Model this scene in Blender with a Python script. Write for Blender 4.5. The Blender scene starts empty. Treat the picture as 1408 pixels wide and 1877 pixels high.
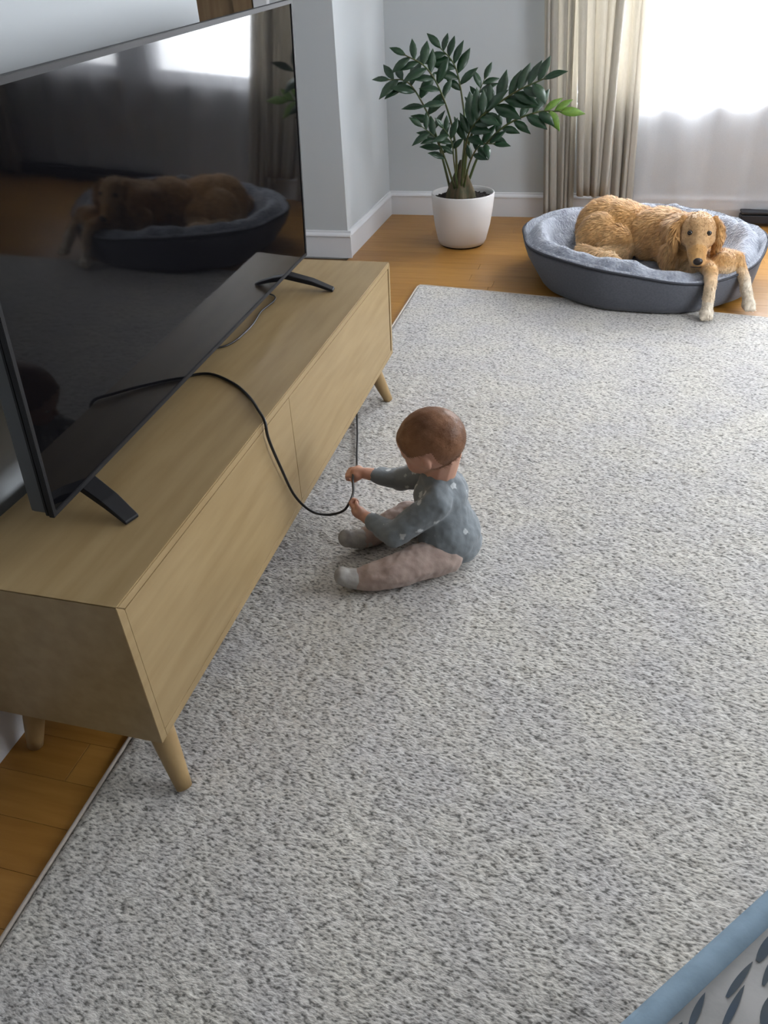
import bpy, bmesh, math, random
import numpy as np
from mathutils import Vector, Matrix, Euler, noise as mnoise

SC = bpy.context.scene
COL = SC.collection
PI = math.pi

# ------------------------------------------------------------------ camera
CAM_H = 1.35
cam_d = bpy.data.cameras.new('camera')
cam = bpy.data.objects.new('camera', cam_d)
COL.objects.link(cam)
cam_d.sensor_fit = 'HORIZONTAL'
cam_d.sensor_width = 36.0
cam_d.lens = 34.377
cam_d.clip_start = 0.02
M = Matrix(((0.968213, -0.110923, 0.224188, 0.0),
            (0.246660, 0.572147, -0.782180, 0.0),
            (-0.041506, 0.812615, 0.581321, CAM_H),
            (0, 0, 0, 1)))
cam.matrix_world = M
SC.camera = cam

# ------------------------------------------------------------------ world and daylight
world = bpy.data.worlds.new('sky')
SC.world = world
world.use_nodes = True
bgn = world.node_tree.nodes['Background']
bgn.inputs[0].default_value = (0.86, 0.93, 1.0, 1)
bgn.inputs[1].default_value = 2.2

def daylight(name, loc, rot, sx, sy, watts, col=(0.93, 0.965, 1.0)):
    l = bpy.data.lights.new(name, 'AREA')
    l.shape = 'RECTANGLE'; l.size = sx; l.size_y = sy
    l.energy = watts; l.color = col
    o = bpy.data.objects.new(name, l); COL.objects.link(o)
    o.location = loc; o.rotation_euler = rot
    return o

BACK_Y = 5.46
RIGHT_X = 2.6
FRONT_Y = -2.2
CEIL = 2.5
daylight('window_daylight', (0.40, BACK_Y + 0.22, 1.45), (-PI / 2, 0, 0), 1.2, 1.5, 180)
daylight('window_daylight', (1.70, BACK_Y + 0.22, 1.45), (-PI / 2, 0, 0), 1.0, 1.5, 145)
daylight('window_daylight', (RIGHT_X + 0.22, 2.3, 1.45), (0, PI / 2, 0), 1.5, 2.0, 84)

vs = SC.view_settings
vs.view_transform = 'Standard'
vs.look = 'None'
vs.exposure = 0.0
vs.gamma = 1.0
vs.use_curve_mapping = False

# ------------------------------------------------------------------ material helpers
def mat(name, col, rough=0.6, spec=0.5, metal=0.0, noise=None, bump=None, sheen=0.0, coord='Object'):
    """noise=(scale, second colour, stretch xyz, contrast low, high), bump=(scale, strength, distance)"""
    m = bpy.data.materials.new(name); m.use_nodes = True
    nt = m.node_tree; N = nt.nodes; L = nt.links
    b = N['Principled BSDF']
    b.inputs['Base Color'].default_value = (*col, 1)
    b.inputs['Roughness'].default_value = rough
    b.inputs['Specular IOR Level'].default_value = spec
    b.inputs['Metallic'].default_value = metal
    if sheen:
        b.inputs['Sheen Weight'].default_value = sheen
    tc = N.new('ShaderNodeTexCoord')
    if noise:
        sc, c2, st, lo, hi = noise
        mp = N.new('ShaderNodeMapping'); mp.inputs['Scale'].default_value = st
        L.new(tc.outputs[coord], mp.inputs['Vector'])
        nz = N.new('ShaderNodeTexNoise'); nz.inputs['Scale'].default_value = sc
        nz.inputs['Detail'].default_value = 4.0
        L.new(mp.outputs['Vector'], nz.inputs['Vector'])
        r = N.new('ShaderNodeValToRGB')
        r.color_ramp.elements[0].position = lo; r.color_ramp.elements[1].position = hi
        r.color_ramp.elements[0].color = (*col, 1); r.color_ramp.elements[1].color = (*c2, 1)
        L.new(nz.outputs['Fac'], r.inputs['Fac'])
        L.new(r.outputs['Color'], b.inputs['Base Color'])
    if bump:
        sc, stg, dist = bump
        nz = N.new('ShaderNodeTexNoise'); nz.inputs['Scale'].default_value = sc
        nz.inputs['Detail'].default_value = 3.0
        L.new(tc.outputs[coord], nz.inputs['Vector'])
        bp = N.new('ShaderNodeBump'); bp.inputs['Strength'].default_value = stg
        bp.inputs['Distance'].default_value = dist
        L.new(nz.outputs['Fac'], bp.inputs['Height'])
        L.new(bp.outputs['Normal'], b.inputs['Normal'])
    return m

def nodes_of(m):
    return m.node_tree.nodes, m.node_tree.links, m.node_tree.nodes['Principled BSDF']

# ------------------------------------------------------------------ object helpers
def link_mesh(name, me, m=None, parent=None, smooth=False):
    o = bpy.data.objects.new(name, me)
    COL.objects.link(o)
    if m is not None and len(me.materials) == 0:
        me.materials.append(m)
    if smooth:
        me.polygons.foreach_set('use_smooth', [True] * len(me.polygons))
    if parent is not None:
        o.parent = parent
    return o

def from_bm(name, bm, m=None, parent=None, smooth=False):
    bmesh.ops.recalc_face_normals(bm, faces=bm.faces)
    me = bpy.data.meshes.new(name); bm.to_mesh(me); bm.free()
    return link_mesh(name, me, m, parent, smooth)

def pydata(name, v, f, m=None, parent=None, smooth=False):
    me = bpy.data.meshes.new(name); me.from_pydata(v, [], f); me.update()
    return link_mesh(name, me, m, parent, smooth)

def empty(name, loc=(0, 0, 0)):
    o = bpy.data.objects.new(name, None); COL.objects.link(o)
    o.location = loc; o.empty_display_size = 0.05
    return o

def tag(o, label=None, cat=None, group=None, kind=None):
    if label: o['label'] = label
    if cat: o['category'] = cat
    if group: o['group'] = group
    if kind: o['kind'] = kind
    return o

def add_box(bm, lo, hi):
    lo = Vector(lo); hi = Vector(hi)
    mtx = Matrix.Translation((lo + hi) / 2) @ Matrix.Diagonal((*(hi - lo), 1))
    return bmesh.ops.create_cube(bm, size=1.0, matrix=mtx)['verts']

def box(name, lo, hi, m, parent=None, bevel=0.0, seg=2):
    bm = bmesh.new(); add_box(bm, lo, hi)
    if bevel:
        bmesh.ops.bevel(bm, geom=list(bm.edges), offset=bevel, segments=seg, affect='EDGES', profile=0.5)
    return from_bm(name, bm, m, parent)

def boxes(name, lst, m, parent=None):
    bm = bmesh.new()
    for lo, hi in lst: add_box(bm, lo, hi)
    return from_bm(name, bm, m, parent)

def local(parent, pts):
    """world points -> coordinates under an unrotated parent"""
    l = parent.location if parent is not None else Vector()
    return [Vector(p) - l for p in pts]

def catmull(pts, n=8):
    P = [Vector(p) for p in pts]
    P = [P[0] * 2 - P[1]] + P + [P[-1] * 2 - P[-2]]
    out = []
    for i in range(1, len(P) - 2):
        p0, p1, p2, p3 = P[i - 1:i + 3]
        for k in range(n):
            t = k / n
            out.append(0.5 * ((2 * p1) + (p2 - p0) * t + (2 * p0 - 5 * p1 + 4 * p2 - p3) * t * t + (3 * p1 - p0 - 3 * p2 + p3) * t ** 3))
    out.append(P[-2].copy())
    return out

def add_tube(bm, pts, rad, n=8):
    """rad: number or list the length of pts"""
    if not hasattr(rad, '__len__'): rad = [rad] * len(pts)
    rings = []
    prev = None
    for i, p in enumerate(pts):
        t = (pts[min(i + 1, len(pts) - 1)] - pts[max(i - 1, 0)]).normalized()
        if prev is None:
            a = Vector((0, 0, 1)) if abs(t.z) < 0.9 else Vector((1, 0, 0))
            u = t.cross(a).normalized()
        else:
            u = (prev - t * prev.dot(t)).normalized()
        prev = u
        w = t.cross(u)
        rings.append([bm.verts.new(p + (u * math.cos(2 * PI * k / n) + w * math.sin(2 * PI * k / n)) * rad[i]) for k in range(n)])
    for a, b in zip(rings, rings[1:]):
        for k in range(n):
            bm.faces.new((a[k], a[(k + 1) % n], b[(k + 1) % n], b[k]))
    bm.faces.new(rings[0][::-1]); bm.faces.new(rings[-1])

def tube(name, pts, rad, m, parent=None, n=8, sub=8):
    bm = bmesh.new()
    P = catmull(pts, sub) if sub else [Vector(p) for p in pts]
    if hasattr(rad, '__len__'):
        k = np.interp(np.linspace(0, 1, len(P)), np.linspace(0, 1, len(rad)), rad).tolist()
    else: k = rad
    add_tube(bm, local(parent, P), k, n)
    return from_bm(name, bm, m, parent, True)

def lathe(name, prof, m, parent=None, n=48, smooth=True):
    """prof: (r, z) list; closes at r = 0"""
    bm = bmesh.new(); rings = []
    for r, z in prof:
        if r < 1e-6: rings.append([bm.verts.new((0, 0, z))])
        else: rings.append([bm.verts.new((r * math.cos(2 * PI * k / n), r * math.sin(2 * PI * k / n), z)) for k in range(n)])
    for a, b in zip(rings, rings[1:]):
        for k in range(n):
            k2 = (k + 1) % n
            if len(a) == 1 and len(b) == 1: continue
            if len(a) == 1: bm.faces.new((a[0], b[k], b[k2]))
            elif len(b) == 1: bm.faces.new((a[k], a[k2], b[0]))
            else: bm.faces.new((a[k], a[k2], b[k2], b[k]))
    return from_bm(name, bm, m, parent, smooth)

# continuous organic bodies: overlapping tapered limbs fused by a voxel remesh
def _sph(bm, c, r, rot=None, sub=3):
    mt = Matrix.Translation(Vector(c))
    if rot is not None: mt = mt @ Euler(rot).to_matrix().to_4x4()
    if not hasattr(r, '__len__'): r = (r, r, r)
    mt = mt @ Matrix.Diagonal((*r, 1))
    return bmesh.ops.create_icosphere(bm, subdivisions=sub, radius=1.0, matrix=mt)['verts']

def _cap(bm, p0, p1, r0, r1):
    t = bmesh.new()
    _sph(t, p0, r0, sub=2); _sph(t, p1, r1, sub=2)
    res = bmesh.ops.convex_hull(t, input=list(t.verts))
    dele = [e for e in res['geom_interior'] if isinstance(e, bmesh.types.BMVert)]
    bmesh.ops.delete(t, geom=dele, context='VERTS')
    me = bpy.data.meshes.new('tmp'); t.to_mesh(me); t.free()
    bm.from_mesh(me); bpy.data.meshes.remove(me)

def blob(name, prims, voxel, m, parent=None, smooth=6, disp=None):
    bm = bmesh.new()
    for p in prims:
        if p[0] == 'e': _sph(bm, p[1], p[2], p[3] if len(p) > 3 else None)
        else:
            pts, rad = p[1], p[2]
            for i in range(len(pts) - 1):
                _cap(bm, pts[i], pts[i + 1], rad[i], rad[i + 1])
    if parent is not None:
        bmesh.ops.translate(bm, verts=bm.verts, vec=-parent.location)
    me = bpy.data.meshes.new(name); bm.to_mesh(me); bm.free()
    o = bpy.data.objects.new(name, me); COL.objects.link(o)
    md = o.modifiers.new('r', 'REMESH'); md.mode = 'VOXEL'; md.voxel_size = voxel
    if smooth:
        s = o.modifiers.new('s', 'SMOOTH'); s.iterations = smooth; s.factor = 0.5
    dg = bpy.context.evaluated_depsgraph_get()
    me2 = bpy.data.meshes.new_from_object(o.evaluated_get(dg))
    o.modifiers.clear(); o.data = me2; bpy.data.meshes.remove(me)
    me2.name = name
    me2.materials.clear(); me2.materials.append(m)
    if disp:
        nv = len(me2.vertices)
        co = np.empty(nv * 3, np.float32); me2.vertices.foreach_get('co', co); co = co.reshape(-1, 3)
        nr = np.empty(nv * 3, np.float32); me2.vertex_normals.foreach_get('vector', nr); nr = nr.reshape(-1, 3)
        dd = np.array([disp(Vector(c)) for c in co.tolist()], np.float32)
        me2.vertices.foreach_set('co', (co + nr * dd[:, None]).ravel()); me2.update()
    me2.polygons.foreach_set('use_smooth', [True] * len(me2.polygons))
    if parent is not None: o.parent = parent
    return o

# ------------------------------------------------------------------ materials
M_WALL = mat('wall_paint', (0.53, 0.56, 0.58), 0.85, 0.3, bump=(120, 0.08, 0.002))
M_DIMWALL = mat('bounce_dimming_taupe', (0.16, 0.13, 0.10), 0.9, 0.3, bump=(90, 0.08, 0.002))  # invented dark tone for the unseen front wall, cuts light bounced into the room
M_CEIL = mat('ceiling_paint', (0.75, 0.75, 0.75), 0.9, 0.3, bump=(90, 0.08, 0.002))
M_TRIM = mat('white_trim', (0.72, 0.73, 0.76), 0.45, 0.4, bump=(40, 0.03, 0.001))
M_SUB = mat('subfloor', (0.16, 0.09, 0.035), 0.7, noise=(3, (0.12, 0.06, 0.02), (1, 6, 1), .3, .7))
M_OAK = mat('pale_oak', (0.365, 0.262, 0.132), 0.42, 0.4, noise=(5, (0.295, 0.202, 0.093), (6, .7, 6), .35, .75), bump=(60, .04, .001))
M_OAKL = mat('pale_oak_leg', (0.40, 0.275, 0.130), 0.45, 0.4, noise=(9, (0.32, 0.21, 0.095), (5, 5, .6), .35, .75))
M_DARKGAP = mat('cabinet_inside', (0.035, 0.025, 0.018), 0.8)
M_TVPL = mat('black_plastic', (0.012, 0.012, 0.014), 0.55, 0.25, bump=(300, .05, .0005))
M_TVSIDE = mat('grey_tv_housing', (0.075, 0.08, 0.085), 0.5, 0.4, 0.0, bump=(200, .05, .0005))
M_SCREEN = mat('tv_glass', (0.003, 0.003, 0.004), 0.04, 0.16, noise=(2, (0.004, 0.004, 0.005), (1, 1, 1), .4, .6))
M_CORD = mat('black_rubber', (0.010, 0.010, 0.011), 0.4, 0.5, bump=(200, .05, .0005))
M_POT = mat('white_ceramic', (0.70, 0.68, 0.67), 0.45, 0.4, bump=(60, .03, .001))
M_SOIL = mat('soil', (0.03, 0.02, 0.014), 0.95, noise=(60, (0.008, 0.006, 0.005), (1, 1, 1), .4, .6), bump=(80, .9, .01))
M_STEM = mat('green_stem', (0.055, 0.085, 0.022), 0.45, noise=(12, (0.10, 0.085, 0.03), (1, 1, 1), .45, .7))
M_ROOT = mat('brown_rootstock', (0.10, 0.07, 0.035), 0.8, noise=(14, (0.05, 0.05, 0.02), (3, 3, .5), .4, .6), bump=(40, .5, .005))
M_LEAF = mat('dark_green_leaf', (0.012, 0.042, 0.018), 0.28, 0.55, noise=(8, (0.022, 0.062, 0.026), (1, 1, 1), .35, .7))
M_LEAFY = mat('yellow_green_leaf', (0.16, 0.28, 0.035), 0.35, 0.5, noise=(8, (0.10, 0.22, 0.03), (1, 1, 1), .35, .7))
M_BEDSIDE = mat('grey_bed_fabric', (0.115, 0.12, 0.14), 0.9, 0.2, noise=(120, (0.095, 0.10, 0.118), (1, 1, 1), .35, .65), bump=(260, .25, .002), sheen=.15)
M_PLUSH = mat('grey_plush', (0.36, 0.385, 0.44), 0.95, 0.15, noise=(28, (0.24, 0.26, 0.31), (1, 1, 1), .35, .65), bump=(75, .9, .012), sheen=.3)
M_PIPE = mat('dark_piping', (0.055, 0.058, 0.07), 0.8, 0.2, bump=(200, .2, .001))
M_DRAPE = mat('beige_linen', (0.56, 0.54, 0.495), 0.9, 0.2, noise=(200, (0.50, 0.48, 0.435), (1, 1, .15), .35, .65), bump=(160, .12, .001))
N, L, B = nodes_of(M_DRAPE)
_tl = N.new('ShaderNodeBsdfTranslucent'); _tl.inputs[0].default_value = (0.62, 0.585, 0.52, 1)
_mx = N.new('ShaderNodeMixShader'); _mx.inputs[0].default_value = 0.36
_o = [n for n in N if n.type == 'OUTPUT_MATERIAL'][0]
L.new(B.outputs[0], _mx.inputs[1]); L.new(_tl.outputs[0], _mx.inputs[2]); L.new(_mx.outputs[0], _o.inputs['Surface'])
M_SKIN = mat('baby_skin', (0.60, 0.345, 0.25), 0.5, 0.4, noise=(14, (0.54, 0.28, 0.20), (1, 1, 1), .4, .7))
M_SKIN.node_tree.nodes['Principled BSDF'].inputs['Subsurface Weight'].default_value = 0.12
M_SKIN.node_tree.nodes['Principled BSDF'].inputs['Subsurface Radius'].default_value = (0.01, 0.004, 0.002)
M_HAIR = mat('fine_brown_hair', (0.145, 0.060, 0.024), 0.5, 0.4, noise=(16, (0.30, 0.145, 0.075), (1, 1, 1), .38, .72), bump=(180, .35, .002))
M_EYEW = mat('eye_white', (0.8, 0.78, 0.75), 0.2)
M_IRIS = mat('dark_iris', (0.02, 0.015, 0.012), 0.12, 0.6)
M_LIP = mat('lip', (0.45, 0.16, 0.14), 0.45)
M_PANTS = mat('taupe_cotton', (0.43, 0.335, 0.295), 0.9, 0.2, noise=(30, (0.38, 0.285, 0.25), (1, 1, 1), .35, .65), bump=(55, .3, .006), sheen=.2)
M_SOCK = mat('grey_beige_sock', (0.40, 0.385, 0.36), 0.9, 0.2, noise=(60, (0.33, 0.315, 0.30), (1, 1, 1), .35, .65), bump=(140, .3, .003))
M_NOSE = mat('dog_nose', (0.022, 0.014, 0.012), 0.35, 0.5, bump=(200, .3, .001))
M_PADBLUE = mat('pale_blue_border', (0.29, 0.40, 0.50), 0.85, 0.2, noise=(40, (0.25, 0.35, 0.44), (1, 1, 1), .35, .65), bump=(90, .15, .003))
M_PADW = mat('off_white_fabric', (0.46, 0.45, 0.44), 0.9, 0.2, noise=(25, (0.40, 0.395, 0.385), (1, 1, 1), .35, .65), bump=(110, .15, .002))
M_STROKE = mat('grey_blue_print', (0.075, 0.10, 0.135), 0.9, 0.1, noise=(30, (0.10, 0.115, 0.125), (1, 1, 1), .3, .7))
M_DOOR = mat('brown_wood_door', (0.20, 0.135, 0.07), 0.5, 0.4, noise=(6, (0.15, 0.09, 0.045), (6, 6, .5), .35, .7))
M_HEAT = mat('dark_heater_metal', (0.03, 0.032, 0.04), 0.5, 0.4, 0.3, bump=(50, .05, .001))

# baby top: grey-blue knit with scattered small white motifs
M_TOP = mat('grey_knit', (0.20, 0.225, 0.245), 0.9, 0.2, bump=(60, .3, .005), sheen=.2)
N, L, B = nodes_of(M_TOP)
tc = N.new('ShaderNodeTexCoord'); vo = N.new('ShaderNodeTexVoronoi'); vo.inputs['Scale'].default_value = 21
nz = N.new('ShaderNodeTexNoise'); nz.inputs['Scale'].default_value = 90
ad = N.new('ShaderNodeMixRGB'); ad.blend_type = 'ADD'; ad.inputs[0].default_value = 0.02
L.new(tc.outputs['Object'], ad.inputs[1]); L.new(nz.outputs['Color'], ad.inputs[2]); L.new(tc.outputs['Object'], nz.inputs['Vector'])
L.new(ad.outputs[0], vo.inputs['Vector'])
rp = N.new('ShaderNodeValToRGB'); rp.color_ramp.elements[0].position = 0.16; rp.color_ramp.elements[1].position = 0.21
rp.color_ramp.elements[0].color = (0.52, 0.55, 0.57, 1); rp.color_ramp.elements[1].color = (0.20, 0.225, 0.245, 1)
L.new(vo.outputs['Distance'], rp.inputs['Fac']); L.new(rp.outputs['Color'], B.inputs['Base Color'])

# floor boards: warm oak, each board its own shade
M_PLANK = mat('honey_oak_board', (0.33, 0.165, 0.04), 0.34, 0.32)
N, L, B = nodes_of(M_PLANK)
tc = N.new('ShaderNodeTexCoord'); mp = N.new('ShaderNodeMapping'); mp.inputs['Scale'].default_value = (1.2, 14, 1)
geo = N.new('ShaderNodeNewGeometry')
L.new(geo.outputs['Position'], mp.inputs['Vector'])
nz = N.new('ShaderNodeTexNoise'); nz.inputs['Scale'].default_value = 4; nz.inputs['Detail'].default_value = 5
L.new(mp.outputs['Vector'], nz.inputs['Vector'])
oi = N.new('ShaderNodeObjectInfo')
mx = N.new('ShaderNodeMath'); mx.operation = 'MULTIPLY_ADD'; mx.inputs[1].default_value = 0.35; mx.inputs[2].default_value = -0.17
L.new(oi.outputs['Random'], mx.inputs[0])
ad = N.new('ShaderNodeMath'); ad.operation = 'ADD'
L.new(nz.outputs['Fac'], ad.inputs[0]); L.new(mx.outputs[0], ad.inputs[1])
rp = N.new('ShaderNodeValToRGB'); rp.color_ramp.elements[0].position = .25; rp.color_ramp.elements[1].position = .75
rp.color_ramp.elements[0].color = (0.31, 0.142, 0.026, 1); rp.color_ramp.elements[1].color = (0.41, 0.205, 0.046, 1)
L.new(ad.outputs[0], rp.inputs['Fac']); L.new(rp.outputs['Color'], B.inputs['Base Color'])

# rug: mixed light grey yarns with darker flecks
M_RUG = mat('flecked_wool', (0.5, 0.5, 0.5), 0.95, 0.1, sheen=.15)
N, L, B = nodes_of(M_RUG)
tc = N.new('ShaderNodeTexCoord'); mp = N.new('ShaderNodeMapping')
mp.inputs['Rotation'].default_value = (0, 0, 0.5); mp.inputs['Scale'].default_value = (0.62, 1.3, 1)
L.new(tc.outputs['Object'], mp.inputs['Vector'])
nz = N.new('ShaderNodeTexNoise'); nz.inputs['Scale'].default_value = 150; nz.inputs['Detail'].default_value = 2.5
L.new(mp.outputs['Vector'], nz.inputs['Vector'])
rp = N.new('ShaderNodeValToRGB'); e = rp.color_ramp.elements
e[0].position = .33; e[0].color = (0.17, 0.165, 0.155, 1); e[1].position = .62; e[1].color = (0.66, 0.64, 0.605, 1)
e2 = e.new(.47); e2.color = (0.50, 0.485, 0.46, 1)
L.new(nz.outputs['Fac'], rp.inputs['Fac'])
nb = N.new('ShaderNodeTexNoise'); nb.inputs['Scale'].default_value = 5; nb.inputs['Detail'].default_value = 3
L.new(tc.outputs['Object'], nb.inputs['Vector'])
rb = N.new('ShaderNodeValToRGB'); rb.color_ramp.elements[0].position = .35; rb.color_ramp.elements[1].position = .65
rb.color_ramp.elements[0].color = (0.90, 0.90, 0.93, 1); rb.color_ramp.elements[1].color = (1.0, 0.99, 0.96, 1)
L.new(nb.outputs['Fac'], rb.inputs['Fac'])
mu = N.new('ShaderNodeMixRGB'); mu.blend_type = 'MULTIPLY'; mu.inputs[0].default_value = 1
L.new(rp.outputs['Color'], mu.inputs[1]); L.new(rb.outputs['Color'], mu.inputs[2]); L.new(mu.outputs[0], B.inputs['Base Color'])
bp = N.new('ShaderNodeBump'); bp.inputs['Strength'].default_value = .6; bp.inputs['Distance'].default_value = .005
L.new(nz.outputs['Fac'], bp.inputs['Height']); L.new(bp.outputs['Normal'], B.inputs['Normal'])
M_BIND = mat('rug_binding', (0.56, 0.50, 0.44), 0.9, 0.2, bump=(200, .4, .002))

# sheer voile and clear window panes
def see_through(name, col, transp, body):
    m = bpy.data.materials.new(name); m.use_nodes = True
    N = m.node_tree.nodes; L = m.node_tree.links; N.clear()
    out = N.new('ShaderNodeOutputMaterial'); t = N.new('ShaderNodeBsdfTransparent')
    mix = N.new('ShaderNodeMixShader')
    if body == 'cloth':
        d = N.new('ShaderNodeBsdfDiffuse'); d.inputs[0].default_value = (*col, 1)
        tl = N.new('ShaderNodeBsdfTranslucent'); tl.inputs[0].default_value = (*col, 1)
        s = N.new('ShaderNodeMixShader'); s.inputs[0].default_value = 0.55
        L.new(d.outputs[0], s.inputs[1]); L.new(tl.outputs[0], s.inputs[2])
        tcn = N.new('ShaderNodeTexCoord'); w = N.new('ShaderNodeTexNoise'); w.inputs['Scale'].default_value = 400
        L.new(tcn.outputs['Object'], w.inputs['Vector'])
        mm = N.new('ShaderNodeMath'); mm.operation = 'MULTIPLY_ADD'; mm.inputs[1].default_value = .2; mm.inputs[2].default_value = 1 - transp - .1
        L.new(w.outputs['Fac'], mm.inputs[0]); L.new(mm.outputs[0], mix.inputs[0])
    else:
        s = N.new('ShaderNodeBsdfGlossy'); s.inputs[0].default_value = (*col, 1); s.inputs[1].default_value = 0.02
        mix.inputs[0].default_value = 1 - transp
    L.new(t.outputs[0], mix.inputs[1]); L.new(s.outputs[0], mix.inputs[2])
    L.new(mix.outputs[0], out.inputs['Surface'])
    return m
M_SHEER = see_through('white_voile', (0.86, 0.87, 0.90), 0.40, 'cloth')
M_PANE = see_through('window_glass', (1, 1, 1), 0.94, 'glass')

# ================================================================== THE ROOM
floor = boxes('floor', [((-3.0, FRONT_Y, -0.06), (RIGHT_X, BACK_Y, -0.012))], M_SUB)
tag(floor, 'honey coloured oak board floor', kind='structure')
rng = random.Random(4)
bm = bmesh.new(); add_box(bm, (-.5, -.5, -.012), (.5, .5, 0))
bmesh.ops.bevel(bm, geom=[e for e in bm.edges if all(v.co.z > -.001 for v in e.verts)], offset=.0012, segments=1, affect='EDGES')
plank_me = bpy.data.meshes.new('plank'); bm.to_mesh(plank_me); bm.free(); plank_me.materials.append(M_PLANK)
PW = 0.098
y = -0.35
while y < BACK_Y - .01:
    w = min(PW, BACK_Y - y)
    x = -1.40
    ln = rng.uniform(.4, 1.5)
    while x < RIGHT_X - .001:
        x1 = min(x + ln, RIGHT_X)
        if RIGHT_X - x1 < .25: x1 = RIGHT_X
        p = link_mesh('plank', plank_me, None, floor)
        p.location = ((x + x1) / 2, y + w / 2, 0)
        p.scale = (x1 - x - .0007, w - .0007, 1)
        x = x1; ln = rng.uniform(1.1, 1.7)
    y += PW

tag(boxes('wall_left', [((-1.28, FRONT_Y, -.06), (-1.13, 2.30, CEIL))], M_WALL), 'white wall behind the television', kind='structure')
tag(boxes('wall_alcove', [((-3.0, 4.40, -.06), (-1.40, BACK_Y, CEIL))], M_WALL), 'grey-white wall corner beside the plant', kind='structure')
tag(boxes('wall_hallway', [((-3.12, 2.2, -.06), (-3.0, 4.5, CEIL)), ((-3.0, 2.18, -.06), (-1.28, 2.30, CEIL))], M_WALL), 'hallway wall behind the television wall', kind='structure')

def holed_wall(name, axis, pos, th, a0, a1, holes, label):
    """wall across a0..a1 at pos (thickness th outwards); holes (h0, h1, z0, z1) share z0 and z1"""
    lst = []; z0, z1 = holes[0][2], holes[0][3]
    def bx_(b0, b1, zz0, zz1):
        p0, p1 = sorted((pos, pos + th))
        lst.append(((b0, p0, zz0), (b1, p1, zz1)) if axis == 'x' else ((p0, b0, zz0), (p1, b1, zz1)))
    bx_(a0, a1, -.06, z0); bx_(a0, a1, z1, CEIL)
    e = a0
    for h in sorted(holes):
        bx_(e, h[0], z0, z1); e = h[1]
    bx_(e, a1, z0, z1)
    return tag(boxes(name, lst, M_WALL), label, kind='structure')
holed_wall('wall_back', 'x', BACK_Y, .14, -1.40, RIGHT_X + .14, [(-.20, 1.0, .70, 2.2), (1.2, 2.2, .70, 2.2)], 'grey-white window wall behind the plant and dog bed')
holed_wall('wall_right', 'y', RIGHT_X, .14, FRONT_Y, BACK_Y, [(1.3, 3.3, .70, 2.2)], 'right hand wall with a window')
tag(boxes('wall_front', [((-1.28, FRONT_Y - .14, -.06), (RIGHT_X + .14, FRONT_Y, CEIL))], M_DIMWALL), 'unseen wall behind the viewer, made dark taupe to dim bounce light', kind='structure')
tag(boxes('ceiling', [((-3.12, FRONT_Y - .14, CEIL), (RIGHT_X + .14, BACK_Y + .14, CEIL + .08))], M_CEIL), 'white ceiling', kind='structure')

def window(name, axis, pos, sgn, h0, h1, z0, z1, label):
    r = empty(name, ((h0 + h1) / 2, pos, z0) if axis == 'x' else (pos, (h0 + h1) / 2, z0))
    tag(r, label, kind='structure')
    def bb(nm, a0, a1, d0, d1, c0, c1, m, bev=.004):
        d0, d1 = sorted((pos + sgn * d0, pos + sgn * d1))
        lo, hi = ((a0, d0, c0), (a1, d1, c1)) if axis == 'x' else ((d0, a0, c0), (d1, a1, c1))
        lo = Vector(lo) - r.location; hi = Vector(hi) - r.location
        return box(nm, lo, hi, m, r, bev)
    t = .05
    bb('frame_jamb', h0, h0 + t, .03, .12, z0, z1, M_TRIM); bb('frame_jamb', h1 - t, h1, .03, .12, z0, z1, M_TRIM)
    bb('frame_rail', h0 + t, h1 - t, .03, .12, z0, z0 + t, M_TRIM); bb('frame_rail', h0 + t, h1 - t, .03, .12, z1 - t, z1, M_TRIM)
    zm = (z0 + z1) / 2
    bb('meeting_rail', h0 + t, h1 - t, .05, .10, zm - .02, zm + .02, M_TRIM)
    bb('pane', h0 + t, h1 - t, .072, .078, z0 + t, zm - .02, M_PANE, 0); bb('pane', h0 + t, h1 - t, .072, .078, zm + .02, z1 - t, M_PANE, 0)
    bb('window_sill', h0 - .03, h1 + .03, -.03, .03, z0 - .025, z0, M_TRIM)
    return r
window('window_1', 'x', BACK_Y, 1, -.20, 1.0, .70, 2.2, 'bright window behind the white sheer')
window('window_2', 'x', BACK_Y, 1, 1.2, 2.2, .70, 2.2, 'second window along the back wall')
window('window_3', 'y', RIGHT_X, 1, 1.3, 3.3, .70, 2.2, 'window in the right hand wall')

def baseboard(name, x0, y0, x1, y1, nx, ny, label):
    """runs from (x0,y0) to (x1,y1); (nx,ny) points into the room"""
    r = empty(name, (x0, y0, 0)); tag(r, label, kind='structure')
    d = Vector((x1 - x0, y1 - y0, 0)); n = Vector((nx, ny, 0))
    def prof(nm, pts):
        bm = bmesh.new()
        a = [bm.verts.new(n * p + Vector((0, 0, z))) for p, z in pts]
        b = [bm.verts.new(d + n * p + Vector((0, 0, z))) for p, z in pts]
        k = len(pts)
        for i in range(k): bm.faces.new((a[i], a[(i + 1) % k], b[(i + 1) % k], b[i]))
        bm.faces.new(a[::-1]); bm.faces.new(b)
        from_bm(nm, bm, M_TRIM, r)
    prof('board', [(-.005, 0), (.014, 0), (.014, .125), (-.005, .125)])
    prof('cap_moulding', [(-.005, .125), (.020, .125), (.022, .131), (.018, .140), (.009, .148), (.007, .158), (-.005, .160)])
    return r
baseboard('baseboard_alcove_side', -1.40, 4.401, -1.40, BACK_Y, 1, 0, 'white baseboard on the alcove side wall')
baseboard('baseboard_alcove_front', -1.3795, 4.40, -1.72, 4.40, 0, -1, 'white baseboard below the wall corner')
baseboard('baseboard_back', -1.40, BACK_Y, RIGHT_X, BACK_Y, 0, -1, 'white baseboard on the back wall behind the plant')
baseboard('baseboard_left', -1.13, 2.314, -1.13, FRONT_Y, 1, 0, 'white baseboard behind the TV cabinet')

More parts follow.
